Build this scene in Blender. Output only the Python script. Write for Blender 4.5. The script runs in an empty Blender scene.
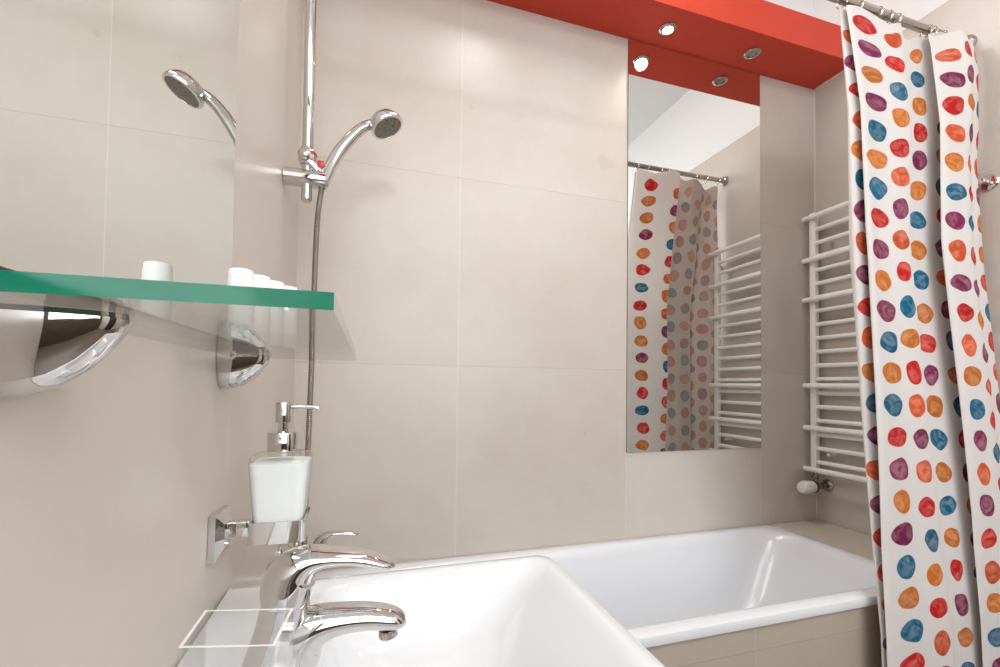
import bpy, bmesh, math, random
from mathutils import Vector, Matrix
random.seed(4)
S = 1.45          # metres per layout unit (distance from camera to the far wall)
H = 1.15          # camera height above the floor in metres
scene = bpy.context.scene
C = scene.collection
def W(x, y, z): return Vector((x*S, y*S, z*S+H))

# ------------------------------------------------------------------ helpers
def tag(o, label=None, cat=None, group=None, kind=None):
    if label: o['label'] = label
    if cat: o['category'] = cat
    if group: o['group'] = group
    if kind: o['kind'] = kind
    return o
def thing(name, label, cat, loc=(0, 0, 0), group=None):
    o = bpy.data.objects.new(name, None); C.objects.link(o)
    o.location = loc; o.empty_display_size = .05
    return tag(o, label, cat, group)
def obj(name, bm, mats, parent=None, smooth=None, label=None):
    if not isinstance(mats, (list, tuple)): mats = [mats]
    bmesh.ops.recalc_face_normals(bm, faces=bm.faces[:]) if smooth != 'keep' else None
    me = bpy.data.meshes.new(name); bm.to_mesh(me); bm.free()
    for m in mats: me.materials.append(m)
    o = bpy.data.objects.new(name, me); C.objects.link(o)
    if smooth:
        for p in me.polygons: p.use_smooth = True
        if smooth != 'keep':
            try: me.set_sharp_from_angle(angle=math.radians(38))
            except Exception: pass
    if parent:
        o.parent = parent
        p = parent; off = Vector((0, 0, 0))
        while p: off += p.location; p = p.parent
        me.transform(Matrix.Translation(-off))
    if label: o['label'] = label
    return o
def box(bm, a, b, bev=0, seg=2, mi=0):
    r = bmesh.ops.create_cube(bm, size=1)
    vs = r['verts']; a = Vector(a); b = Vector(b)
    for v in vs:
        v.co = Vector(((a[i]+b[i])/2 + v.co[i]*(b[i]-a[i]) for i in range(3)))
    fs = set(f for v in vs for f in v.link_faces)
    for f in fs: f.material_index = mi
    if bev:
        es = list(set(e for v in vs for e in v.link_edges))
        bmesh.ops.bevel(bm, geom=es, offset=bev, segments=seg, affect='EDGES', profile=.5, clamp_overlap=True)
def cat(pts, n):
    """Catmull-Rom through tuples of any length."""
    out = []
    P = [pts[0]] + list(pts) + [pts[-1]]
    for i in range(1, len(P)-2):
        for k in range(n):
            t = k/n
            out.append(tuple(.5*((2*P[i][j]) + (-P[i-1][j]+P[i+1][j])*t + (2*P[i-1][j]-5*P[i][j]+4*P[i+1][j]-P[i+2][j])*t*t
                       + (-P[i-1][j]+3*P[i][j]-3*P[i+1][j]+P[i+2][j])*t**3) for j in range(len(P[i]))))
    out.append(tuple(pts[-1]))
    return out
def skin(bm, rings, cap0=True, cap1=True, mi=0):
    R = [[bm.verts.new(p) for p in ring] for ring in rings]
    n = len(R[0]); fs = []
    for a, b in zip(R, R[1:]):
        for i in range(n):
            fs.append(bm.faces.new((a[i], a[(i+1) % n], b[(i+1) % n], b[i])))
    if cap0: fs.append(bm.faces.new(list(reversed(R[0]))))
    if cap1: fs.append(bm.faces.new(R[-1]))
    for f in fs: f.material_index = mi
    return R
def sweep(bm, pts, side, n=24, power=1.0, mi=0):
    """pts: (x,y,z,a,b) in metres, a = half size in the plane, b = half size along 'side'."""
    side = Vector(side).normalized(); rings = []
    for i, p in enumerate(pts):
        q0 = Vector(pts[max(i-1, 0)][:3]); q1 = Vector(pts[min(i+1, len(pts)-1)][:3])
        t = (q1-q0).normalized(); up = side.cross(t).normalized()
        ring = []
        for k in range(n):
            a = 2*math.pi*k/n; c, s = math.cos(a), math.sin(a)
            c = math.copysign(abs(c)**power, c); s = math.copysign(abs(s)**power, s)
            ring.append(Vector(p[:3]) + up*(c*p[3]) + side*(s*p[4]))
        rings.append(ring)
    skin(bm, rings, mi=mi)
def tube(bm, pts, r, n=16, cap=True, mi=0):
    pts = [Vector(p) for p in pts]; rings = []
    ref = None
    for i, p in enumerate(pts):
        t = (pts[min(i+1, len(pts)-1)] - pts[max(i-1, 0)]).normalized()
        if ref is None:
            ref = Vector((0, 0, 1)) if abs(t.z) < .9 else Vector((0, 1, 0))
        u = (ref - t*ref.dot(t)).normalized(); v = t.cross(u); ref = u
        rr = r[i] if isinstance(r, (list, tuple)) else r
        rings.append([p + u*math.cos(2*math.pi*k/n)*rr + v*math.sin(2*math.pi*k/n)*rr for k in range(n)])
    skin(bm, rings, cap, cap, mi)
def lathe(bm, prof, origin, axis, n=32, mi=0, a0=0, a1=2*math.pi):
    """prof: (r, h) list along axis."""
    axis = Vector(axis).normalized(); ref = Vector((0, 0, 1)) if abs(axis.z) < .9 else Vector((1, 0, 0))
    u = (ref-axis*ref.dot(axis)).normalized(); v = axis.cross(u); o = Vector(origin)
    full = abs(a1-a0-2*math.pi) < 1e-6
    rings = []
    m = n if full else n+1
    for r, h in prof:
        rings.append([o+axis*h + u*math.cos(a0+(a1-a0)*k/n)*max(r, 1e-5) + v*math.sin(a0+(a1-a0)*k/n)*max(r, 1e-5) for k in range(m)])
    skin(bm, rings, mi=mi)
def rrect(x0, x1, y0, y1, r, z, n=8, rl=None):
    pts = []; R0 = r
    for k_, a in enumerate((0, 90, 180, 270)):
        r = R0 if rl is None or k_ in (0, 3) else rl
        cx = x1-r if k_ in (0, 3) else x0+r; cy = y1-r if k_ < 2 else y0+r
        for k in range(n+1):
            t = math.radians(a+90*k/n)
            pts.append(Vector((cx+r*math.cos(t), cy+r*math.sin(t), z)))
    return pts

# ------------------------------------------------------------------ materials
def mat(name):
    m = bpy.data.materials.new(name); m.use_nodes = True
    nt = m.node_tree; nt.nodes.clear()
    out = nt.nodes.new('ShaderNodeOutputMaterial')
    return m, nt, out
def N(nt, t, **k):
    n = nt.nodes.new('ShaderNode'+t)
    for a, b in k.items():
        if a.startswith('i_'): n.inputs[int(a[2:])].default_value = b
        else: setattr(n, a, b)
    return n
def mth(nt, op, a, b=None, c=None, clamp=False):
    n = nt.nodes.new('ShaderNodeMath'); n.operation = op; n.use_clamp = clamp
    for i, v in enumerate((a, b, c)):
        if v is None: continue
        if isinstance(v, (int, float)): n.inputs[i].default_value = v
        else: nt.links.new(v, n.inputs[i])
    return n.outputs[0]
def mix(nt, f, a, b):
    n = nt.nodes.new('ShaderNodeMix'); n.data_type = 'RGBA'
    for s, v in ((0, f), (6, a), (7, b)):
        if isinstance(v, (int, float, tuple)): n.inputs[s].default_value = v
        else: nt.links.new(v, n.inputs[s])
    return n.outputs[2]
def pbsdf(nt, out, color=(1, 1, 1, 1), rough=.5, metal=0, spec=.5, **k):
    p = nt.nodes.new('ShaderNodeBsdfPrincipled')
    if isinstance(color, tuple): p.inputs['Base Color'].default_value = color
    else: nt.links.new(color, p.inputs['Base Color'])
    if isinstance(rough, (int, float)): p.inputs['Roughness'].default_value = rough
    else: nt.links.new(rough, p.inputs['Roughness'])
    p.inputs['Metallic'].default_value = metal
    p.inputs['Specular IOR Level'].default_value = spec
    for a, b in k.items(): p.inputs[a.replace('_', ' ')].default_value = b
    if out: nt.links.new(p.outputs[0], out.inputs[0])
    return p
def srgb(r, g, b):
    f = lambda c: ((c/255+.055)/1.055)**2.4 if c > 10 else c/255/12.92
    return (f(r), f(g), f(b), 1)
def simple(name, col, rough=.4, metal=0, spec=.5, noise=0.0, **k):
    m, nt, out = mat(name)
    if noise:
        tc = N(nt, 'TexCoord'); nz = N(nt, 'TexNoise'); nz.inputs['Scale'].default_value = 9; nz.inputs['Detail'].default_value = 4
        nt.links.new(tc.outputs['Object'], nz.inputs['Vector'])
        dk = tuple(c*(1-noise) for c in col[:3])+(1,)
        c = mix(nt, nz.outputs[0], dk, col)
        pbsdf(nt, out, c, rough, metal, spec, **k)
    else:
        pbsdf(nt, out, col, rough, metal, spec, **k)
    return m

def tile_mat(name, axis, a0, base, base2, pitch=.445, z0=.483, zp=.44, top=.925, spec=.5, rough=.22, ztile=True, lw=.48):
    """Large ceramic tiles with hairline joints; white painted plaster above the tiling."""
    m, nt, out = mat(name)
    g = N(nt, 'NewGeometry'); sx = N(nt, 'SeparateXYZ'); nt.links.new(g.outputs['Position'], sx.inputs[0])
    a = mth(nt, 'DIVIDE', sx.outputs[axis], S)
    if ztile: z = mth(nt, 'DIVIDE', mth(nt, 'SUBTRACT', sx.outputs[2], H), S)
    else: z = mth(nt, 'DIVIDE', sx.outputs[1], S)
    ua = mth(nt, 'DIVIDE', mth(nt, 'SUBTRACT', a, a0), pitch)
    uz = mth(nt, 'DIVIDE', mth(nt, 'SUBTRACT', z, z0), zp)
    def line(u, w):
        fr = mth(nt, 'ABSOLUTE', mth(nt, 'SUBTRACT', mth(nt, 'FRACT', mth(nt, 'ADD', u, .5)), .5))
        return mth(nt, 'LESS_THAN', fr, w)
    la, lz = line(ua, .0021), line(uz, .0019)
    ca = N(nt, 'CombineXYZ'); nt.links.new(mth(nt, 'FLOOR', ua), ca.inputs[0]); nt.links.new(mth(nt, 'FLOOR', uz), ca.inputs[1])
    wn = N(nt, 'TexWhiteNoise'); nt.links.new(ca.outputs[0], wn.inputs['Vector'])
    n1 = N(nt, 'TexNoise'); n1.inputs['Scale'].default_value = 2.6; n1.inputs['Detail'].default_value = 5; n1.inputs['Roughness'].default_value = .62
    off = N(nt, 'VectorMath', operation='ADD'); sc = N(nt, 'VectorMath', operation='SCALE'); sc.inputs[3].default_value = 7
    nt.links.new(wn.outputs['Color'], sc.inputs[0]); nt.links.new(g.outputs['Position'], off.inputs[0]); nt.links.new(sc.outputs[0], off.inputs[1])
    nt.links.new(off.outputs[0], n1.inputs['Vector'])
    n2 = N(nt, 'TexNoise'); n2.inputs['Scale'].default_value = 60; n2.inputs['Detail'].default_value = 3
    nt.links.new(g.outputs['Position'], n2.inputs['Vector'])
    f = mth(nt, 'MULTIPLY_ADD', n1.outputs[0], 1.5, -.25, clamp=True)
    f = mth(nt, 'MULTIPLY_ADD', mth(nt, 'SUBTRACT', n2.outputs[0], .5), .25, f, clamp=True)
    f = mth(nt, 'MULTIPLY_ADD', mth(nt, 'SUBTRACT', wn.outputs['Value'], .5), .35, f, clamp=True)
    col = mix(nt, f, base, base2)
    light = tuple(min(1, c*1.16) for c in base2[:3])+(1,); dark = tuple(c*.72 for c in base[:3])+(1,)  # lit vertical joints and shaded horizontal joints, lighting put into the colour
    col = mix(nt, mth(nt, 'MULTIPLY', la, lw), col, light)
    col = mix(nt, mth(nt, 'MULTIPLY', lz, lw), col, dark)
    rg = mth(nt, 'MULTIPLY_ADD', n1.outputs[0], .16, rough)
    if top is not None:
        up = mth(nt, 'GREATER_THAN', z, top)
        col = mix(nt, up, col, srgb(236, 238, 238)); rg = mth(nt, 'MAXIMUM', rg, mth(nt, 'MULTIPLY', up, .7))
    pbsdf(nt, out, col, rg, 0, spec)
    return m

T1, T2 = srgb(200, 188, 176), srgb(214, 207, 200)
M_back = tile_mat('tile_far_wall', 0, .2, T1, T2)
M_left = tile_mat('tile_left_wall', 1, .555, srgb(202, 193, 184), srgb(215, 203, 194), lw=.22)
M_right = tile_mat('tile_right_wall', 1, .555, T1, T2)
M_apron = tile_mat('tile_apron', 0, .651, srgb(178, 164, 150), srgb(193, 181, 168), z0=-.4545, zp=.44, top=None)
M_ledge = tile_mat('tile_ledge', 0, 1.105, srgb(204, 193, 180), srgb(218, 208, 197), z0=.8515, zp=.44, top=None, ztile=False)
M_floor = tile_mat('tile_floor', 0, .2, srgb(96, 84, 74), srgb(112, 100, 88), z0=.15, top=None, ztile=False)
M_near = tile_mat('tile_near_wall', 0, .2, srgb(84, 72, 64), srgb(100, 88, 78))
M_white = simple('white_plaster', srgb(238, 240, 240), .8, noise=.02)
M_red = simple('orange_red_paint', srgb(206, 68, 46), .55, spec=.3, noise=.03)
M_enamel = simple('white_enamel', srgb(230, 232, 236), .22, spec=.6, noise=.01, Coat_Weight=.4, Coat_Roughness=.03)
M_ceramic = simple('white_ceramic', srgb(225, 227, 230), .08, spec=.6, noise=.01, Coat_Weight=.4, Coat_Roughness=.03)
M_radiator = simple('radiator_white', srgb(250, 248, 244), .3, noise=.02)
M_chrome = simple('chrome', (.68, .67, .66, 1), .04, 1)
M_steel = simple('brushed_nickel', (.52, .48, .43, 1), .22, 1, noise=.15)
M_brass = simple('dull_nickel_brass', (.36, .32, .26, 1), .25, 1, noise=.15)
M_dark = simple('dark_rubber', (.02, .02, .02, 1), .5)
M_plastic = simple('white_plastic', srgb(240, 240, 240), .25, noise=.02)
M_candle = simple('white_wax', srgb(246, 245, 243), .5, noise=.02, Subsurface_Weight=.2)
M_redglint = simple('painted_red_reflection', srgb(214, 40, 44), .25)  # the red bulkhead's reflection in the chrome, put in as colour
M_mirror = simple('mirror_silver', (.9, .915, .9, 1), 0.0, 1)
M_mirror2 = simple('mirror_silver_tinted', (.80, .835, .815, 1), 0.0, 1)
M_medge = simple('mirror_edge', (.06, .05, .045, 1), .3)
M_door = simple('dark_door', srgb(52, 46, 42), .4, noise=.2)
M_soap = simple('white_liquid_soap', srgb(238, 241, 240), .3, noise=.01)
M_seal = simple('white_silicone', srgb(226, 220, 212), .5)

def thin_glass(name, tint, rough=0.0, r0=.04, body=0.0, bodycol=(1, 1, 1, 1)):
    """Clear pane: Schlick reflection over a tinted see-through body, the same from both sides."""
    m, nt, out = mat(name)
    g = N(nt, 'NewGeometry')
    d = N(nt, 'VectorMath', operation='DOT_PRODUCT'); nt.links.new(g.outputs['Normal'], d.inputs[0]); nt.links.new(g.outputs['Incoming'], d.inputs[1])
    c = mth(nt, 'SUBTRACT', 1, mth(nt, 'ABSOLUTE', d.outputs['Value']), clamp=True)
    f = mth(nt, 'MULTIPLY_ADD', mth(nt, 'POWER', c, 5), 1-r0, r0, clamp=True)
    tr = N(nt, 'BsdfTransparent'); tr.inputs[0].default_value = tint
    gl = N(nt, 'BsdfGlossy'); gl.inputs['Roughness'].default_value = rough
    src = tr.outputs[0]
    if body:
        df = N(nt, 'BsdfDiffuse'); df.inputs[0].default_value = bodycol
        mb = N(nt, 'MixShader'); mb.inputs[0].default_value = body
        nt.links.new(tr.outputs[0], mb.inputs[1]); nt.links.new(df.outputs[0], mb.inputs[2]); src = mb.outputs[0]
    ms = N(nt, 'MixShader'); nt.links.new(f, ms.inputs[0]); nt.links.new(src, ms.inputs[1]); nt.links.new(gl.outputs[0], ms.inputs[2])
    nt.links.new(ms.outputs[0], out.inputs[0])
    return m
M_glass = thin_glass('shelf_glass', (.985, .997, .992, 1))
M_bglass = thin_glass('bottle_glass', (.995, .998, .998, 1))
M_acrylic = thin_glass('clear_acrylic', (.97, .975, .975, 1), r0=.02, body=.04)
M_acrim = simple('acrylic_cut_edge', srgb(243, 243, 243), .15, Alpha=.75)
m, nt, out = mat('green_glass_edge'); M_gedge = m
nz = N(nt, 'TexNoise'); nz.inputs['Scale'].default_value = 25; nz.inputs['Detail'].default_value = 3
tc = N(nt, 'TexCoord'); nt.links.new(tc.outputs['Object'], nz.inputs['Vector'])
pbsdf(nt, out, mix(nt, nz.outputs[0], srgb(0, 92, 68), srgb(6, 132, 102)), .12, 0, .5)

M_fedge = simple('polished_glass_edge', srgb(176, 192, 184), .12, Alpha=.4)
# spray face with nozzle pattern
m, nt, out = mat('spray_face'); M_spray = m
vo = N(nt, 'TexVoronoi'); vo.inputs['Scale'].default_value = 130
tc = N(nt, 'TexCoord'); nt.links.new(tc.outputs['Object'], vo.inputs['Vector'])
k = mth(nt, 'LESS_THAN', vo.outputs['Distance'], .28)
pbsdf(nt, out, mix(nt, k, srgb(128, 122, 116), srgb(70, 66, 62)), .35, .3)
# ribbed hose
m, nt, out = mat('ribbed_steel_hose'); M_hose = m
g = N(nt, 'NewGeometry'); sx = N(nt, 'SeparateXYZ'); nt.links.new(g.outputs['Position'], sx.inputs[0])
w = mth(nt, 'SINE', mth(nt, 'MULTIPLY', sx.outputs[2], 1300))
bp = N(nt, 'Bump'); bp.inputs['Strength'].default_value = .8; bp.inputs['Distance'].default_value = .002; nt.links.new(w, bp.inputs['Height'])
p = pbsdf(nt, out, mix(nt, mth(nt, 'MULTIPLY_ADD', w, .5, .5), (.25, .22, .19, 1), (.6, .56, .5, 1)), .22, 1)
nt.links.new(bp.outputs[0], p.inputs['Normal'])

def emis(name, col, st):
    m, nt, out = mat(name); e = N(nt, 'Emission'); e.inputs[0].default_value = col; e.inputs[1].default_value = st
    nt.links.new(e.outputs[0], out.inputs[0]); return m
M_bulb = emis('lit_bulb', (1, .86, .6, 1), 45)
M_bulboff = simple('dim_bulb_glass', srgb(170, 165, 160), .15, .3)

# ------------------------------------------------------------------ room shell
XL, XR, YB, YN = -.1450, 1.305, 1.0, -1.15
ZF = -H/S; ZC = 1.28; T = .06
def slab(name, a, b, m):
    bm = bmesh.new(); box(bm, W(*a), W(*b)); return tag(obj(name, bm, m), kind='structure')
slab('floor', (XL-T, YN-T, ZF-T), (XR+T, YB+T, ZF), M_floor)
slab('ceiling', (XL-T, YN-T, ZC), (XR+T, YB+T, ZC+T), M_white)
slab('wall_back', (XL-T, YB, ZF), (XR+T, YB+T, ZC), M_back)
slab('wall_left', (XL-T, YN, ZF), (XL, YB, ZC), M_left)
slab('wall_right', (XR, YN, ZF), (XR+T, YB, ZC), M_right)
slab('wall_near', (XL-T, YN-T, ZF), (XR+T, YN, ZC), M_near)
slab('trim_1', (XL, .879, .9225), (XR, YB, 1.0135), M_red)              # painted bulkhead over the tub
slab('trim_2', (XR-.003, YB-.003, -.392), (XR, YB, .9225), M_seal)
slab('trim_3', (XR-.003, .879, .9185), (XR, YB, .9225), M_seal)
# dark door in the right wall
bm = bmesh.new(); box(bm, W(XR-.012, -.54, ZF), W(XR, .0, .69))
d = tag(obj('door_1', bm, M_door), kind='structure')
bm = bmesh.new(); box(bm, W(XR-.02, -.5, ZF+.01), W(XR-.008, -.04, .65), .004); obj('door_leaf', bm, M_door, d)
bm = bmesh.new(); tube(bm, [W(XR-.018, -.08, 0), W(XR-.05, -.08, 0), W(XR-.05, -.15, 0)], .008); obj('door_handle', bm, M_steel, d)

# ------------------------------------------------------------------ tub surround and tub
t = thing('tub_surround', 'beige tiled ledge and front panel boxed around the white bathtub', 'ledge', W(.6, .6, ZF))
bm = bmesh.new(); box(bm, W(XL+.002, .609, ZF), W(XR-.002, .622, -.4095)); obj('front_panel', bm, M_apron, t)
bm = bmesh.new(); box(bm, W(1.128, .609, -.43), W(XR-.002, YB-.002, -.394), .0015); obj('ledge_top', bm, M_ledge, t)
bm = bmesh.new()
x0, x1, y0, y1, zt = XL+.003, 1.127, .6, .997, -.391
def R3(x0, x1, y0, y1, r, z, n=10, rl=None): return [Vector((p.x*S, p.y*S, p.z*S+H)) for p in rrect(x0, x1, y0, y1, r, z, n, rl)]
def ins(d, dr, z, extra=0, left=0, right=0): return R3(x0+d+left, x1-d-right, y0+d, y1-d, dr, z)
rings = [ins(.006, .004, zt-.0185), ins(.0005, .006, zt-.0175), ins(0, .008, zt-.014), ins(0, .008, zt-.006), ins(.0015, .009, zt-.002), ins(.006, .012, zt),
         ins(.022, .055, zt+.0005), ins(.029, .075, zt-.001), ins(.034, .085, zt-.006),
         ins(.040, .09, zt-.022), ins(.047, .09, zt-.07, 0, 0, .02), ins(.056, .09, zt-.15, 0, .01, .05),
         ins(.068, .09, zt-.215, 0, .02, .085), ins(.09, .08, zt-.243, 0, .03, .11), ins(.12, .06, zt-.25, 0, .04, .13)]
skin(bm, rings, cap0=False)
tub = obj('bathtub', bm, M_enamel, smooth=True)
tag(tub, 'white enamel bathtub along the far wall behind the washbasin', 'bathtub')
tub.modifiers.new('th', 'SOLIDIFY').thickness = .003; tub.modifiers['th'].offset = -1

# ------------------------------------------------------------------ washbasin
t = thing('washbasin', 'white ceramic washbasin with wide sloping rim mounted on the left wall', 'washbasin', W(XL, .36, ZF))
bm = bmesh.new()
def B(x0, x1, y0, y1, r, z): return R3(x0, x1, y0, y1, r, z, 10, .003 if x0 < XL+.01 else None)
bx0, bx1, by0, by1, bz = XL+.001, .243, .155, .566, -.231
rings = [B(bx0, .15, .24, .48, .05, bz-.125), B(bx0, .17, .21, .51, .05, bz-.12), B(bx0, .205, .18, .54, .04, bz-.075),
         B(bx0, .238, .158, .562, .028, bz-.02), B(bx0, bx1, by0, by1, .022, bz-.008), B(bx0, bx1, by0, by1, .022, bz-.003), B(bx0+.001, bx1-.003, by0+.003, by1-.003, .02, bz),
         B(bx0+.006, bx1-.013, by0+.012, by1-.012, .02, bz+.0012), B(bx0+.10, bx1-.019, by0+.018, by1-.018, .026, bz), B(bx0+.106, bx1-.026, by0+.024, by1-.024, .03, bz-.006),
         B(bx0+.110, bx1-.05, by0+.032, by1-.031, .03, bz-.022), B(bx0+.118, bx1-.082, by0+.045, by1-.042, .04, bz-.05), B(bx0+.135, bx1-.10, by0+.065, by1-.06, .05, bz-.066),
         B(bx0+.165, bx1-.13, by0+.11, by1-.11, .04, bz-.074), B(bx0+.19, bx1-.16, by0+.17, by1-.17, .02, bz-.078)]
skin(bm, rings)
bs = obj('basin', bm, M_ceramic, t, smooth=True)
bm = bmesh.new()
lathe(bm, [(.09, 0), (.085, .02), (.065, .1), (.06, .45), (.075, .62), (.095, .665)], W(-.02, .36, ZF), (0, 0, 1), 32)
obj('pedestal', bm, M_ceramic, t, smooth=True)

# ------------------------------------------------------------------ basin mixer tap
def wp(l, y, b): return [(*W(p[0], y, p[1]), p[2]*S, p[3]*S) for p in l]
yf = .36
t = thing('basin_faucet', 'chrome single lever mixer tap standing on the washbasin', 'faucet', W(-.068, yf, bz+.001))
bm = bmesh.new()
col = cat([(-.0685, -.2299, .0225, .0225), (-.0675, -.226, .0215, .0215), (-.0635, -.207, .0195, .019), (-.058, -.183, .0175, .018), (-.0538, -.1605, .0168, .018)], 6)
sweep(bm, wp(col, yf, 0), (0, 1, 0), 32)
sp = cat([(-.062, -.200, .024, .014), (-.0520, -.196, .0255, .0160), (-.0440, -.1895, .0225, .0165), (-.036, -.1838, .0165, .0160), (-.026, -.1805, .0128, .015), (-.012, -.1793, .0104, .0140), (.004, -.1803, .0095, .0132), (.020, -.1838, .0085, .0122), (.0285, -.1868, .0062, .010), (.0325, -.1885, .0022, .005)], 7)
sweep(bm, wp(sp, yf, 0), (0, 1, 0), 28)
obj('body', bm, M_chrome, t, smooth=True)
bm = bmesh.new()
hd = cat([(-.0543, -.1618, .0160, .0172), (-.0541, -.1600, .0172, .0185), (-.0530, -.150, .0186, .0188), (-.0490, -.1395, .0163, .0178), (-.0390, -.1325, .0105, .0160), (-.0270, -.1313, .0072, .0145), (-.0120, -.1326, .0060, .0132), (.0020, -.1356, .0056, .0122), (.0140, -.1398, .0046, .0112), (.0205, -.1420, .0033, .009), (.0238, -.1432, .0010, .004)], 7)
sweep(bm, wp(hd, yf, 0), (0, 1, 0), 32)
obj('lever_handle', bm, M_chrome, t, smooth=True)
bm = bmesh.new(); lathe(bm, [(.0070*S, 0), (.0074*S, .002), (.0074*S, .008), (.0058*S, .0095)], W(.0190, yf, -.1920), (.12, 0, -1), 24)
obj('aerator', bm, M_steel, t, smooth=True)
bm = bmesh.new(); tube(bm, [W(-.074, yf, -.156), W(-.074, yf, -.15)], .003)
bm.free()

# ------------------------------------------------------------------ bath mixer on the left wall
ym = .83
t = thing('bath_mixer', 'chrome lever bath mixer on the tiled wall behind the basin tap', 'faucet', W(XL, ym, -.31))
bm = bmesh.new()
tube(bm, [W(-.088, ym-.052, -.312), W(-.088, ym-.049, -.312), W(-.088, ym+.049, -.312), W(-.088, ym+.052, -.312)], [.016, .02, .02, .016], 24)
lathe(bm, [(.021, 0), (.022, .004), (.0205, .02), (.019, .028)], W(-.078, ym, -.307), (0, 0, 1), 24)
obj('body', bm, M_chrome, t, smooth=True)
bm = bmesh.new()
sweep(bm, wp(cat([(-.088, -.311, .013, .013), (-.060, -.309, .011, .012), (-.030, -.309, .0085, .011), (-.006, -.3125, .007, .010), (.004, -.317, .005, .008)], 6), ym, 0), (0, 1, 0), 20)
obj('spout', bm, M_chrome, t, smooth=True)
bm = bmesh.new()
sweep(bm, wp(cat([(-.0755, -.291, .0125, .013), (-.0735, -.283, .0125, .013), (-.0700, -.2735, .0105, .012), (-.0600, -.2660, .0060, .011), (-.0450, -.2638, .0045, .010), (-.028, -.2652, .0038, .009), (-.0140, -.2682, .0028, .0075), (-.0095, -.2695, .001, .003)], 6), ym, 0), (0, 1, 0), 24)
obj('lever_handle', bm, M_chrome, t, smooth=True)
bm = bmesh.new(); tube(bm, [W(-.028, ym, -.303), W(-.028, ym, -.296)], .003); 
lathe(bm, [(.002, 0), (.0055, .002), (.0065, .005), (.0045, .009), (.001, .0105)], W(-.028, ym, -.2975), (0, 0, 1), 16)
obj('diverter_knob', bm, M_chrome, t, smooth=True)
for s in (-1, 1):
    bm = bmesh.new(); lathe(bm, [(.036, .001), (.036, .006), (.026, .016), (.014, .02)], W(XL, ym+s*.052, -.312), (1, 0, 0), 28)
    tube(bm, [W(XL+.008, ym+s*.052, -.312), W(-.10, ym+s*.045, -.312), W(-.088, ym+s*.042, -.312)], .011)
    obj('wall_flange', bm, M_chrome, t, smooth=True)

# ------------------------------------------------------------------ shower rail, holder, hand shower
t = thing('shower_rail', 'vertical chrome shower rail fixed to the left wall by the corner', 'shower rail', W(XL, ym, .36))
bm = bmesh.new(); xr_ = -.1075
tube(bm, [W(xr_, ym, .318), W(xr_, ym, .3205), W(xr_, ym, .86)], [.0115, .0135, .0135], 28); obj('pole', bm, M_chrome, t, smooth=True)
for z in (.3585, .845):
    bm = bmesh.new(); lathe(bm, [(.0212, .0), (.0222, .001), (.0222, .098), (.0205, .1)], W(XL+.0005, ym, z), (1, 0, 0), 32)
    obj('wall_bracket', bm, M_chrome, t, smooth=True)
sl = None
bm = bmesh.new(); lathe(bm, [(.0142, -.02), (.0185, -.018), (.022, -.008), (.022, .012), (.0185, .022), (.0145, .026)], W(xr_, ym, .394), (0, 0, 1), 28)
lathe(bm, [(.006, 0), (.013, .003), (.014, .012), (.010, .017), (.002, .019)], W(xr_-.002, ym-.012, .392), (-.1, -1, 0), 20)
sl = obj('slider', bm, M_chrome, t, smooth=True)
bm = bmesh.new(); lathe(bm, [(.0205, 0), (.0232, .001), (.0232, .006), (.0205, .007)], W(xr_, ym, .3985), (0, 0, 1), 28)  # added ring, paints the bulkhead's red reflection on the slider
obj('slider_glint_ring', bm, M_redglint, sl, smooth=True, label='red ring painted as bulkhead reflection')
hp = [(-.0795, .812, .345), (-.0755, .811, .3585), (-.0680, .809, .376), (-.0570, .806, .397), (-.0430, .802, .4175), (-.0280, .798, .435), (-.0130, .794, .4475), (-.0030, .7915, .4530)]
hp = [tuple(c*(1.018+.063*i/7) for c in p) for i, p in enumerate(hp)]
hdir = (Vector(hp[2])-Vector(hp[0])).normalized()
bm = bmesh.new()
lathe(bm, [(.0095, -.014), (.0135, -.012), (.0165, .014), (.0172, .022), (.0145, .023)], W(-.0784, .8265, .3610), hdir, 24)
tube(bm, [W(xr_, ym-.008, .386), W(-.095, .826, .378), W(-.083, .8275, .364)], [.011, .009, .009], 16)
cl = obj('handset_clip', bm, M_chrome, sl, smooth=True)
bm = bmesh.new(); box(bm, W(-.089, .802, .3705), W(-.078, .808, .3815), .002)  # added tab, paints the bulkhead's red reflection on the clip
obj('clip_glint_tab', bm, M_redglint, sl, smooth=True, label='red tab painted as bulkhead reflection')

t = thing('hand_shower', 'chrome hand shower with round grey spray face in the rail holder', 'shower head', W(-.0795, .812, .345))
bm = bmesh.new()
pts = cat(hp, 5)
tube(bm, [W(*p) for p in pts], [.0115+.0035*math.sin(math.pi*min(1, i/len(pts)*1.05))+.001 for i in range(len(pts))], 20)
obj('handle', bm, M_chrome, t, smooth=True)
nrm = Vector((.448, -.15, -.879)).normalized(); fc = W(.0281, .8497, .4854)
bm = bmesh.new()
lathe(bm, [(.006, -.040), (.020, -.038), (.033, -.032), (.041, -.022), (.0455, -.010), (.0465, -.003), (.045, .0005), (.0395, .0015), (.0385, -.001)], fc, nrm, 40)
tube(bm, [W(-.0108, .8565, .4855), W(.0, .8543, .4909), W(.0115, .852, .4925)], [.0115, .0115, .012], 16)
hh = obj('head', bm, M_plastic if False else simple('satin_chrome_head', (.74, .75, .76, 1), .16, 1), t, smooth=True)
bm = bmesh.new(); lathe(bm, [(.0385, -.001), (.0378, .0012), (.018, .0024), (.0005, .0026)], fc, nrm, 40); obj('spray_face', bm, M_spray, hh, smooth=True, label='grey perforated spray face')
bm = bmesh.new()
hs = cat([(-.0809, .8266, .3512), (-.0845, .828, .335), (-.0885, .830, .30), (-.0905, .828, .25), (-.0925, .832, .15), (-.0935, .832, .05), (-.0955, .832, -.06), (-.0975, .832, -.16), (-.099, .832, -.24), (-.0985, .832, -.300)], 8)
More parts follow.
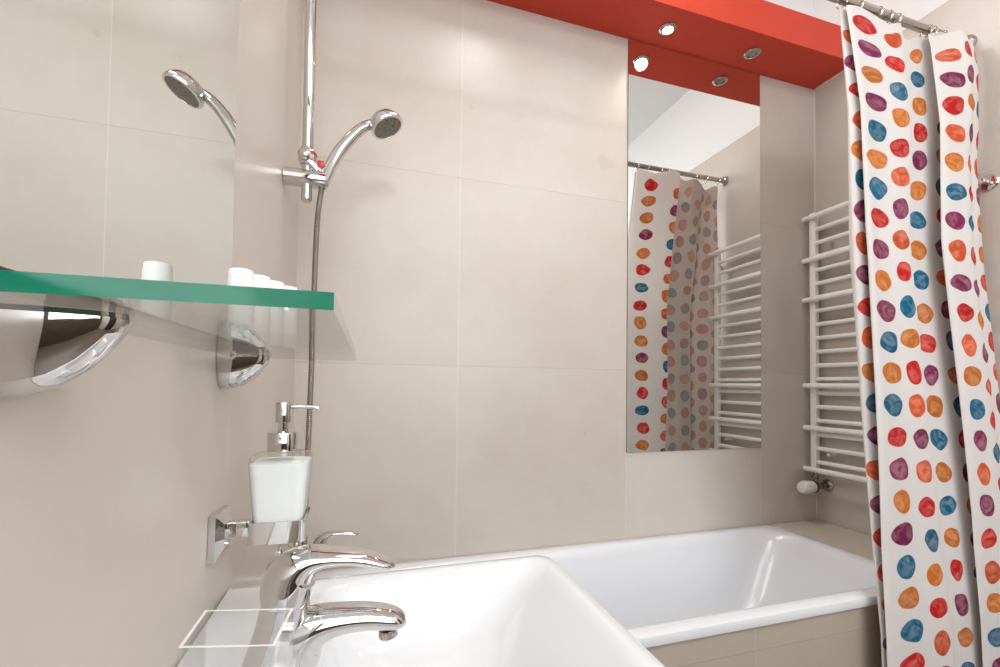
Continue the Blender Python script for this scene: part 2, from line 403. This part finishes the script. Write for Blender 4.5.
tube(bm, [W(*p) for p in hs], .0068, 16); obj('hose', bm, M_hose, t, smooth=True, label='ribbed metal hose')

# ------------------------------------------------------------------ soap dispenser
t = thing('soap_dispenser', 'wall mounted soap dispenser with white glass bottle above the washbasin', 'soap dispenser', W(XL, .501, -.15))
bm = bmesh.new()
def yzr(x, y0, y1, z0, z1): return [W(x, y0, z0), W(x, y1, z0), W(x, y1, z1), W(x, y0, z1)]
skin(bm, [yzr(XL+.0005, .491, .537, -.1765, -.1315), yzr(XL+.0065, .491, .537, -.1765, -.1315), yzr(XL+.0115, .503, .526, -.166, -.143)])
obj('wall_plate', bm, M_chrome, t)
cx, cyy = -.0860, .524
bm = bmesh.new(); box(bm, W(XL+.010, .5185, -.1615), W(cx-.0265, .5285, -.1455), .0012); obj('arm', bm, M_chrome, t, smooth=True)
bm = bmesh.new()
o_, i_ = .0270, .0247
def sq(h, z, r=.006): return R3(cx-h, cx+h, cyy-h, cyy+h, r, z, 5)
rg = [sq(o_, -.1425), sq(o_, -.1645), sq(i_, -.1645, .005), sq(i_, -.1425, .005), sq(o_, -.1425)]
skin(bm, rg, False, False); obj('holder_frame', bm, M_chrome, t, smooth=True)
bm = bmesh.new(); lathe(bm, [(.003, 0), (.0045, .002), (.0045, .008), (.002, .010)], W(cx+.019, cyy-.024, -.1645), (0, 0, -1), 14); obj('screw', bm, M_steel, t, smooth=True)
bm = bmesh.new()
skin(bm, [sq(.0215, -.1635, .008), sq(.0225, -.162, .008), sq(.0239, -.1430, .008), sq(.0262, -.115, .009), sq(.0284, -.0855, .010), sq(.0287, -.0805, .011), sq(.0268, -.0762, .013), sq(.018, -.0745, .014), sq(.012, -.0735, .0118)])
bt = obj('bottle', bm, M_bglass, t, smooth=True)
bm = bmesh.new()
skin(bm, [sq(.0205, -.1618, .008), sq(.0231, -.1430, .008), sq(.0254, -.115, .009), sq(.0275, -.0865, .010), sq(.0274, -.0845, .010), sq(.0245, -.0838, .010)])
obj('liquid_soap', bm, M_soap, bt, smooth=True)
bm = bmesh.new()
z_ = lambda z: (z+.0735)*S
lathe(bm, [(.0150*S, 0), (.0152*S, .001), (.0152*S, z_(-.0545)), (.0145*S, z_(-.0535)), (.0052*S, z_(-.0533)), (.0052*S, z_(-.0430)), (.0076*S, z_(-.0430)), (.0078*S, z_(-.042)), (.0078*S, z_(-.0225)), (.0072*S, z_(-.0215)), (.002, z_(-.0213))], W(cx, cyy, -.0735), (0, 0, 1), 32)
obj('pump', bm, M_chrome, t, smooth=True)
bm = bmesh.new(); tube(bm, [W(cx, cyy, -.0265), W(cx+.02, cyy, -.0262), W(cx+.0315, cyy, -.0268), W(cx+.0355, cyy, -.0292)], [.0032, .0030, .0028, .0024], 14)
obj('nozzle', bm, M_chrome, t, smooth=True)

# ------------------------------------------------------------------ glass shelf, brackets, candles
ZS0, ZS1 = .0285, .0355
bm = bmesh.new()
box(bm, W(XL+.001, .183, ZS0), W(-.0130, .585, ZS1))
for f in bm.faces:
    f.normal_update(); f.material_index = 0 if abs(f.normal.z) > .5 or f.normal.y > .5 or f.normal.x < -.5 else (1 if f.normal.y < -.5 else 2)
sh = tag(obj('glass_shelf', bm, [M_glass, M_gedge, M_fedge]), 'clear glass shelf with green edge below the left mirror', 'shelf')
zc = (ZS0+ZS1)/2
for i, yb in enumerate((.229, .5195)):
    t = thing('shelf_bracket', ['large chrome half dome bracket under the near end of the glass shelf', 'small chrome half dome bracket under the far end of the glass shelf'][i], 'bracket', W(XL, yb, ZS0-.02), group='chrome glass shelf brackets')
    prof = [(.034, .0005), (.0338, .006), (.0325, .013), (.0290, .022), (.0225, .031), (.0145, .038), (.0075, .0430), (.0015, .0462)]
    for part, lo, hi in (('dome', 0, 16), ('rim', -1, -1)):
        bm = bmesh.new()
        if part == 'dome':
            rings = []
            for r, h in prof:
                ring = [W(XL+h, yb+min(r, .005+r*.38)*math.cos(math.pi*k/20), ZS0-.0022-r*math.sin(math.pi*k/20)) for k in range(21)]
                rings.append(ring)
            skin(bm, rings)
        else:
            pf = [min(r, .005+r*.38) for r, h in prof]
            top = [W(XL+h, yb-q-.0008, 0) for q, (r, h) in zip(pf, prof)]+[W(XL+h, yb+q+.0008, 0) for q, (r, h) in reversed(list(zip(pf, prof)))]
            rg = []
            for z in (ZS0-.0022, ZS0-.0001):
                rg.append([Vector((p.x, p.y, W(0, 0, z).z)) for p in top])
            skin(bm, rg)
        obj(part, bm, M_chrome, t, smooth=True)
cl = ['nearest of the row of four', 'second nearest of four', 'third nearest of four', 'farthest of the row of four']
for k, (x, y) in enumerate(((-.1080, .434), (-.0985, .4555), (-.0900, .4760), (-.0810, .4965))):
    bm = bmesh.new(); r = .0100*S; h = (.0985-ZS1)*S
    lathe(bm, [(r*.96, .0003), (r, .002), (r, h-.003), (r*.93, h-.0006), (r*.8, h), (r*.1, h-.001)], W(x, y, ZS1), (0, 0, 1), 28)
    o = obj('candle', bm, M_candle, smooth=True)
    tag(o, 'white pillar candle on the glass shelf, '+cl[k], 'candle', 'white candles on the glass shelf')

# ------------------------------------------------------------------ acrylic box
bm = bmesh.new()
ax0, ax1, ay0, ay1, az0, az1, th = -.0905, -.0430, .2650, .3045, bz+.0015, -.1362, .0016
A = lambda d, z: [W(-.0900+d, .2650+d, z), W(-.0431-d, .2538+d*1.2, z), W(-.0400-d, .2930-d, z), W(-.0900+d, .3044-d*1.2, z)]
skin(bm, [A(0, az0), A(0, az1), A(th, az1), A(th, az0+th)])
bm.normal_update()
for f in bm.faces:
    if all(abs(v.co.z-W(0, 0, az1).z) < 1e-6 for v in f.verts): f.material_index = 1
o = obj('acrylic_box', bm, [M_acrylic, M_acrim]); tag(o, 'clear open acrylic box on the washbasin beside the tap', 'box')

# ------------------------------------------------------------------ mirrors
def mirror(name, a, b, face, label, mm):
    bm = bmesh.new(); box(bm, W(*a), W(*b)); bm.normal_update()
    for f in bm.faces: f.material_index = 0 if f.normal.dot(Vector(face)) > .5 else 1
    return tag(obj(name, bm, [mm, M_medge]), label, 'mirror')
mirror('wall_mirror', (.646, .9965, -.171), (1.088, .9999, .9215), (0, -1, 0), 'tall narrow frameless mirror on the far wall above the bathtub', M_mirror)
mirror('wall_mirror', (XL+.0002, -.25, .0445), (XL+.0062, .5235, .72), (1, 0, 0), 'large frameless mirror on the left wall above the glass shelf', M_mirror2)

# ------------------------------------------------------------------ downlights
for i, x in enumerate((.724, .999)):
    t = thing('recessed_downlight', ['lit recessed spotlight in the red bulkhead, left of the two', 'unlit recessed spotlight in the red bulkhead, right of the two'][i], 'ceiling light', W(x, .939, .9225), group='recessed spotlights in the bulkhead')
    bm = bmesh.new(); lathe(bm, [(.0145*S, .001), (.0205*S, .0002), (.0212*S, .003), (.019*S, .0065), (.0135*S, .0085), (.0125*S, .006), (.0125*S, .001)], W(x, .939, .9225), (0, 0, -1), 36)
    obj('trim_ring', bm, M_steel, t, smooth=True)
    bm = bmesh.new(); lathe(bm, [(.0122*S, .001), (.0120*S, .003), (.008*S, .007), (.001, .009)], W(x, .939, .9225), (0, 0, -1), 28)
    obj('bulb', bm, M_bulb if i == 0 else M_bulboff, t, smooth=True)

# ------------------------------------------------------------------ towel radiator
XB = 1.272
t = thing('towel_radiator', 'white tubular towel radiator on the right wall beside the bathtub', 'radiator', W(XR, .807, -.25))
YA, YZ = .9785, .636
for y in (YA, YZ):
    bm = bmesh.new(); box(bm, W(XB-.009, y-.0085, -.246), W(XB+.009, y+.0085, .525), .004, 3); obj('post', bm, M_radiator, t, smooth=True)
nb = 18
for k in range(nb):
    z = .474-(.474+.216)*k/(nb-1)
    bm = bmesh.new(); tube(bm, [W(XB+.001, YA-.004, z), W(XB+.001, YZ+.004, z)], .0064*S, 14); obj('bar', bm, M_radiator, t, smooth=True)
for z in (.510, .3835, .264, .0085, -.1165, -.2375):
    bm = bmesh.new(); x = XB-.0155
    tube(bm, [W(x, YA+.0225, z), W(x, YA+.0205, z), W(x, YZ-.0205, z), W(x, YZ-.0225, z)], [.0055*S, .0076*S, .0076*S, .0055*S], 16); obj('front_bar', bm, M_radiator, t, smooth=True)
for y in (YA-.035, YZ+.035):
    for z in (.435, -.19):
        bm = bmesh.new(); lathe(bm, [(.006, 0), (.0075, .004), (.0075, (XR-XB-.003)*S), (.013, (XR-XB-.002)*S), (.013, (XR-XB-.0004)*S)], W(XB+.0035, y, z), (1, 0, 0), 16)
        obj('wall_mount', bm, M_radiator, t, smooth=True)
t = thing('radiator_valve', 'radiator valve with white thermostatic knob under the towel radiator', 'valve', W(1.265, .968, -.285))
yv = .966; zv = -.285
bm = bmesh.new(); 
rp = [(.021, 0), (.0245, .004), (.0250, .010), (.0252, .03), (.0248, .046), (.0240, .049), (.0238, .054), (.0205, .060), (.012, .0625), (.002, .063)]
n = 40; rings = []
for r, h in rp:
    rings.append([W(1.245, yv, zv)+Vector((-h*1.05, math.cos(2*math.pi*k/n)*r*1.02*(1+(.075 if k % 4 < 2 and .01 < h < .05 else 0)), math.sin(2*math.pi*k/n)*r*1.02*(1+(.075 if k % 4 < 2 and .01 < h < .05 else 0)))) for k in range(n)])
skin(bm, rings); obj('knob', bm, M_plastic, t, smooth=True, label='white ribbed thermostatic knob')
bm = bmesh.new(); lathe(bm, [(.0235, 0), (.0262, .001), (.0262, .007), (.022, .008)], W(1.245, yv, zv)+Vector((-.002, 0, 0)), (1, 0, 0), 28); obj('collar', bm, M_dark, t, smooth=True, label='black collar ring')
bm = bmesh.new()
tube(bm, [W(1.246, yv, zv), W(1.262, yv, zv)], .010, 20)
tube(bm, [W(1.262, yv, zv), W(1.276, yv, zv)], .012, 8)
tube(bm, [W(1.276, yv, zv), W(1.301, yv, zv)], .0085, 16)
lathe(bm, [(.0135, 0), (.0155, .003), (.0155, .012), (.0135, .015)], W(1.280, yv, zv), (1, 0, 0), 8)
tube(bm, [W(1.270, yv+.004, zv), W(1.271, YA-.002, -.272), W(1.272, YA, -.247)], .0082, 16)
lathe(bm, [(.0105, 0), (.0125, .002), (.0125, .012), (.0105, .014)], W(1.272, YA, -.266), (0, 0, 1), 8)
obj('valve_body', bm, M_brass, t, smooth=True)
bm = bmesh.new(); lathe(bm, [(.010, 0), (.018, .002), (.0245, .008), (.0245, .0105)], W(1.304, yv, zv)+Vector((-.0105, 0, 0)), (1, 0, 0), 30); obj('wall_flange', bm, M_brass, t, smooth=True)

# ------------------------------------------------------------------ wall hook
t = thing('wall_hook', 'small round chrome hook on the right wall beside the curtain', 'hook', W(XR, .607, .458))
bm = bmesh.new(); lathe(bm, [(.0255, .0005), (.0262, .004), (.023, .008), (.010, .011)], W(XR, .607, .458), (-1, 0, 0), 32); obj('flange', bm, M_chrome, t, smooth=True)
bm = bmesh.new(); lathe(bm, [(.0065, .008), (.0055, .02), (.0055, .030), (.0085, .034), (.011, .040), (.008, .046), (.001, .048)], W(XR, .607, .458), (-1, 0, 0), 24); obj('peg', bm, M_chrome, t, smooth=True)

# ------------------------------------------------------------------ curtain rod, rings, curtain
YR, ZR = .640, .7945
t = thing('curtain_rod', 'metal shower curtain rod running between the side walls over the bathtub', 'curtain rod', W(XR, YR, ZR))
bm = bmesh.new(); tube(bm, [W(XL+.001, YR, ZR), W(XR-.001, YR, ZR)], .0122, 20); obj('pole', bm, M_steel, t, smooth=True)
for xx, dx in ((XR, -1), (XL, 1)):
    bm = bmesh.new(); lathe(bm, [(.0255, .0005), (.026, .008), (.021, .016), (.0155, .018), (.0155, .040), (.0125, .041)], W(xx, YR, ZR), (dx, 0, 0), 28); obj('end_flange', bm, M_steel, t, smooth=True)

path = [(1.015,.672),(.985,.664),(.942,.645),(.913,.628),(.895,.615),(.889,.604),(.903,.597),(.935,.602),(.968,.608),(.960,.594),(.925,.589),(.893,.585),(.897,.578),(.925,.5835),(.955,.583),(.985,.580),(1.010,.581),(1.019,.588),(1.012,.600),(1.028,.611),(1.060,.612),(1.100,.608),(1.145,.604),(1.172,.601),(1.165,.590),(1.125,.583),(1.0955,.577),(1.105,.570),(1.130,.569),(1.165,.568),(1.186,.573),(1.202,.581),(1.235,.586),(1.262,.598),(1.287,.618)]
def lerp(ks,z):
    if z>=ks[0][0]: return ks[0][1:]
    for a,b in zip(ks,ks[1:]):
        if z>=b[0]:
            t=(a[0]-z)/(a[0]-b[0]); t=t*t*(3-2*t) if 0 else t
            return tuple(p+(q-p)*t for p,q in zip(a[1:],b[1:]))
    return ks[-1][1:]
KY=[(.78,.640,.5),(.55,.614,.8),(.25,.600,1),(0,.592,.9),(-.3,.580,.55),(-.45,.572,.45),(-.8,.568,.45)]
def cl(v): return max(0,min(1,v))
def cmap(x,y,z):
    c,s=lerp(KY,z)
    yy=c+(y-.6)*s-.015*cl((x-.95)/.25)*cl((.25-z)/.5)
    g=cl((x-.89)/.09)
    low=max(0,.25-z)/.67; top=cl((z-.3)/.45)
    xx=x+low*lerp([(-.89,.012),(-.92,.05),(-.985,.052),(-1.1,.042),(-1.2,.05),(-1.29,.03)],-x)[0]+top*(.02+.035*g)*(1-cl((x-1.15)/.13))
    return xx,yy
PT = cat(path, 8)
us = [0.0]
for a, b in zip(PT, PT[1:]): us.append(us[-1]+math.hypot(a[0]-b[0], a[1]-b[1]))
UT = us[-1]
def u_at(i): return us[int(round(i*8))]
R_, O_, P_, B_, T_ = 'R', 'O', 'P', 'B', 'T'
# columns of dots: (u centre, z of row 0, row pitch, sequence downward)
COLS = [
    (u_at(.1), .70, .0628, 'TPOBRTO'),
    (u_at(2.35), .7316, .0629, 'ROOPORB'),
    (u_at(6.25), .4053, .0619, 'BPTPRTO'),
    (u_at(9.2), .71, .0628, 'OTPBRTO'),
    (u_at(13.0), .6829, .0594, 'POPBOBR'),
    (u_at(15.0), .7339, .0636, 'TRBORTP'),
    (u_at(20.55), .7350, .0641, 'OBORPOB'),
    (u_at(22.05), .6971, .0664, 'TPBOBRP'),
    (u_at(24.6), .735, .0628, 'BTORPTO'),
    (u_at(28.0), .7205, .0630, 'TPRTOBP'),
    (u_at(30.1), .7413, .0666, 'RPOPTRB'),
    (u_at(32.2), .7300, .0630, 'ORBRTPO'),
    (u_at(34.0), .7100, .0628, 'BTPOROT'),
]
RGBc = {'R': (.74, .028, .028), 'O': (.78, .25, .04), 'T': (.86, .15, .05), 'P': (.29, .035, .13), 'B': (.012, .19, .34)}
ZT, ZBm = .781, ZF+.012
nz_ = 150
zs = [ZT-(ZT-ZBm)*(k/nz_) for k in range(nz_+1)]
nring = 9
ringu = [UT*(k+.25)/(nring-.5) for k in range(nring)]
def cpos(i, z):
    x, y = PT[i][0], PT[i][1]
    u = us[i]
    top = max(0, min(1, (z-.60)/.18))
    xx, yy = cmap(x, y, z)
    low = max(0, .25-z)
    yy -= .025*max(0, min(1, (x-1.1)/.1))*max(0, min(1, (z-.5)/.2))
    xx += .0022*math.sin(4.2*z+21*u); yy += .0018*math.sin(6*z+17*u)*min(1, low*2+.3)
    # sag of the hem between the rings
    zz = z
    if top > 0:
        dd = min(abs(u-r) for r in ringu)
        zz = z-.016*top*top*min(1, dd/(UT/nring/2))**1.5
    return xx, yy, zz
bm = bmesh.new()
L1 = bm.loops.layers.float_vector.new('dot'); LC = bm.loops.layers.float_color.new('dotcol')
nP = len(PT)
grid = [[cpos(i, z) for i in range(nP)] for z in zs]
def norm(k, i):
    a = grid[k][max(i-1, 0)]; b = grid[k][min(i+1, nP-1)]
    dx, dy = b[0]-a[0], b[1]-a[1]; l = math.hypot(dx, dy) or 1
    return (dy/l, -dx/l)
outer = []; inner = []
for k in range(nz_+1):
    ro, ri = [], []
    for i in range(nP):
        x, y, z = grid[k][i]; nx, ny = norm(k, i)
        ro.append(bm.verts.new(W(x, y, z))); ri.append(bm.verts.new(W(x, y, z)-Vector((nx, ny, 0))*.0009))
    outer.append(ro); inner.append(ri)
bounds = [(COLS[j][0]+COLS[j+1][0])/2 for j in range(len(COLS)-1)]
rnd = {}
WID = {4: 1.3, 5: 1.08, 9: 1.22}
def cell(u, z):
    j = sum(1 for b in bounds if u > b)
    uc, z0, ROWP, seq = COLS[j]
    r = int(round((z0-z)/ROWP))
    if z0-r*ROWP > .757 or z0-r*ROWP < ZBm+.02: return None
    if (j, r) not in rnd: rnd[(j, r)] = (random.uniform(-.0015, .0015), random.uniform(-.002, .002), random.uniform(.90, 1.08), random.uniform(0, 6.28), random.uniform(0, 10), random.uniform(.88, 1.12), 1+(WID.get(j, 1.0)-1)*max(-.25, min(1, (z0-r*ROWP+.15)/.3)))
    q = rnd[(j, r)]
    return uc+q[0], z0-r*ROWP+q[1], seq[r % len(seq)], q
def setf(f, vu, side):
    f.smooth = True; f.material_index = side
    uu = sum(a for a, b in vu)/4; zz = sum(b for a, b in vu)/4
    c = cell(uu, zz)
    for lp, (a, b) in zip(f.loops, vu):
        if c is None: lp[L1] = (9, 9, 0); lp[LC] = (1, 1, 1, 1)
        else:
            uc, zc_, ch, q = c
            dx, dy = (a-uc)/(.0215*q[6]), (b-zc_)/.0208
            ca, sa = math.cos(q[3]), math.sin(q[3])
            ca, sa = math.cos(q[3]*.12-.4), math.sin(q[3]*.12-.4)
            ex, ey = dx*ca+dy*sa, -dx*sa+dy*ca
            lp[L1] = (ex*q[2]+0*q[4], ey/q[2], q[4]*3+ord(ch)*.3)
            col = RGBc[ch]; lp[LC] = (col[0]*q[5], col[1]*q[5], col[2]*q[5], 1)
for k in range(nz_):
    for i in range(nP-1):
        vu = [(us[i], zs[k]), (us[i], zs[k+1]), (us[i+1], zs[k+1]), (us[i+1], zs[k])]
        f = bm.faces.new((outer[k][i], outer[k+1][i], outer[k+1][i+1], outer[k][i+1])); setf(f, vu, 0)
        f = bm.faces.new((inner[k][i], inner[k][i+1], inner[k+1][i+1], inner[k+1][i])); setf(f, [vu[0], vu[3], vu[2], vu[1]], 1)
def fabric(name, back):
    m, nt, out = mat(name)
    at = N(nt, 'Attribute', attribute_name='dot'); ac = N(nt, 'Attribute', attribute_name='dotcol')
    nz = N(nt, 'TexNoise'); nz.inputs['Scale'].default_value = .75; nz.inputs['Detail'].default_value = 0
    nt.links.new(at.outputs['Vector'], nz.inputs['Vector'])
    sx = N(nt, 'SeparateXYZ'); nt.links.new(at.outputs['Vector'], sx.inputs[0])
    r = mth(nt, 'SQRT', mth(nt, 'ADD', mth(nt, 'POWER', sx.outputs[0], 2), mth(nt, 'POWER', sx.outputs[1], 2)))
    rr = mth(nt, 'MULTIPLY_ADD', mth(nt, 'SUBTRACT', nz.outputs[0], .5), .5, r)
    mk = mth(nt, 'SUBTRACT', 1, mth(nt, 'MULTIPLY', mth(nt, 'SUBTRACT', rr, .96), 20), clamp=True)
    mk = mth(nt, 'MINIMUM', mk, 1.0)
    # watercolour wash: swirled streaks and light blooms
    n2 = N(nt, 'TexNoise'); n2.inputs['Scale'].default_value = .8; n2.inputs['Detail'].default_value = 2; n2.inputs['Distortion'].default_value = 1.6
    nt.links.new(at.outputs['Vector'], n2.inputs['Vector'])
    wv = mth(nt, 'MULTIPLY_ADD', mth(nt, 'SUBTRACT', n2.outputs[0], .5), 3.2, .38, clamp=True)
    rim = mth(nt, 'MULTIPLY', mth(nt, 'SUBTRACT', rr, .5, clamp=True), 1.2, clamp=True)
    dk = N(nt, 'VectorMath', operation='MULTIPLY'); nt.links.new(ac.outputs['Color'], dk.inputs[0]); dk.inputs[1].default_value = (.80, .72, .74)
    lt = mix(nt, .22, ac.outputs['Color'], (1, .80, .66, 1))
    c = mix(nt, wv, dk.outputs[0], lt)
    c = mix(nt, rim, c, dk.outputs[0])
    base = srgb(240, 235, 233)
    if back:
        base = srgb(226, 214, 206); mk = mth(nt, 'MULTIPLY', mk, .55)
        c = mix(nt, .35, c, (.5, .4, .36, 1))
    col = mix(nt, mk, base, c)
    d = pbsdf(nt, None, col, .75, 0, .15)
    tl = N(nt, 'BsdfTranslucent'); nt.links.new(col, tl.inputs[0])
    ms = N(nt, 'MixShader'); ms.inputs[0].default_value = .22
    nt.links.new(d.outputs[0], ms.inputs[1]); nt.links.new(tl.outputs[0], ms.inputs[2]); nt.links.new(ms.outputs[0], out.inputs[0])
    # fine wrinkles
    g = N(nt, 'NewGeometry'); n3 = N(nt, 'TexNoise'); n3.inputs['Scale'].default_value = 9; n3.inputs['Detail'].default_value = 3
    nt.links.new(g.outputs['Position'], n3.inputs['Vector'])
    bp = N(nt, 'Bump'); bp.inputs['Strength'].default_value = .35; bp.inputs['Distance'].default_value = .01
    nt.links.new(n3.outputs[0], bp.inputs['Height']); nt.links.new(bp.outputs[0], d.inputs['Normal'])
    return m
cu = obj('shower_curtain', bm, [fabric('dotted_fabric_front', False), fabric('dotted_fabric_back', True)], smooth='keep')
tag(cu, 'white shower curtain with rows of red, orange, purple and blue dots hanging from the rod', 'shower curtain')
for n_, r in enumerate(ringu):
    i = min(range(nP), key=lambda q: abs(us[q]-r)); x, y, z = cpos(i, ZT)
    bm = bmesh.new(); pts = []
    ctr = W(x, YR, ZR-.004); rad = .0165
    for k in range(25):
        a = 2*math.pi*k/24
        pts.append(ctr+Vector((.003*math.sin(a), math.cos(a)*rad, math.sin(a)*rad*1.15)))
    tube(bm, pts, .0016, 8)
    low = ctr+Vector((0, 0, -rad*1.15))
    tube(bm, [low, W(x, y, z-.004)], .0014, 8)
    o = obj('curtain_ring', bm, M_chrome, smooth=True)
    tag(o, 'small chrome ring holding the dotted shower curtain on the rod', 'curtain ring', 'chrome rings along the curtain top')

# ------------------------------------------------------------------ lights
def area(name, loc, aim, size, size2, power, col=(1, 1, 1)):
    l = bpy.data.lights.new(name, 'AREA'); l.shape = 'RECTANGLE'; l.size = size; l.size_y = size2; l.energy = power; l.color = col
    o = bpy.data.objects.new(name, l); C.objects.link(o); o.location = loc
    o.rotation_euler = (Vector(aim)-Vector(loc)).to_track_quat('-Z', 'Y').to_euler(); return o
area('ceiling_fill', W(.58, -.86, ZC-.01), W(.58, -.80, 0), 2.0, .7, 42, (1, .995, .985))  # added soft fill at ceiling height, not a fitting of the room
area('near_wall_fill', W(.5, YN+.02, .25), W(.5, 1, .1), 1.7, 1.7, 44, (.92, .965, 1))  # added fill from behind the camera, no window built there
area('tub_fill', W(.50, .79, ZC-.01), W(.62, .74, 0), 1.5, .22, 21, (1, .985, .96))  # added fill to brighten the tub and right wall, no real lamp
def spot(x, power):
    l = bpy.data.lights.new('downlight_beam', 'SPOT'); l.energy = power; l.spot_size = math.radians(120); l.spot_blend = .8; l.shadow_soft_size = .025; l.color = (1, .88, .72)
    o = bpy.data.objects.new('downlight_beam', l); C.objects.link(o); o.location = W(x, .939, .912)
spot(.724, 6)
wld = bpy.data.worlds.new('World'); scene.world = wld; wld.use_nodes = True
wld.node_tree.nodes['Background'].inputs[0].default_value = (.9, .93, 1, 1); wld.node_tree.nodes['Background'].inputs[1].default_value = .3

# ------------------------------------------------------------------ camera
yaw, pitch, roll, F = math.radians(16.80374), math.radians(1.43546), math.radians(.67022), 439.354
cy, sy, cp, sp_, cr, sr = math.cos(yaw), math.sin(yaw), math.cos(pitch), math.sin(pitch), math.cos(roll), math.sin(roll)
r = Vector((cy, -sy, 0)); f = Vector((sy, cy, 0)); u = Vector((0, 0, 1))
f2 = cp*f+sp_*u; u2 = cp*u-sp_*f; rr = cr*r+sr*u2; uu = cr*u2-sr*r
cam = bpy.data.cameras.new('Camera'); co = bpy.data.objects.new('Camera', cam); C.objects.link(co)
M = Matrix((rr, uu, -f2)).transposed().to_4x4(); M.translation = W(0, 0, 0)
co.matrix_world = M
cam.sensor_width = 36; cam.lens = 36*F/1000; cam.clip_start = .01
cam.shift_y = (373.962-333.5)/1000
scene.camera = co
scene.view_settings.view_transform = 'Standard'; scene.view_settings.look = 'None'
scene.view_settings.exposure = -.2
scene.cycles.max_bounces = 12; scene.cycles.transparent_max_bounces = 16; scene.cycles.glossy_bounces = 8
scene.cycles.use_denoising = True
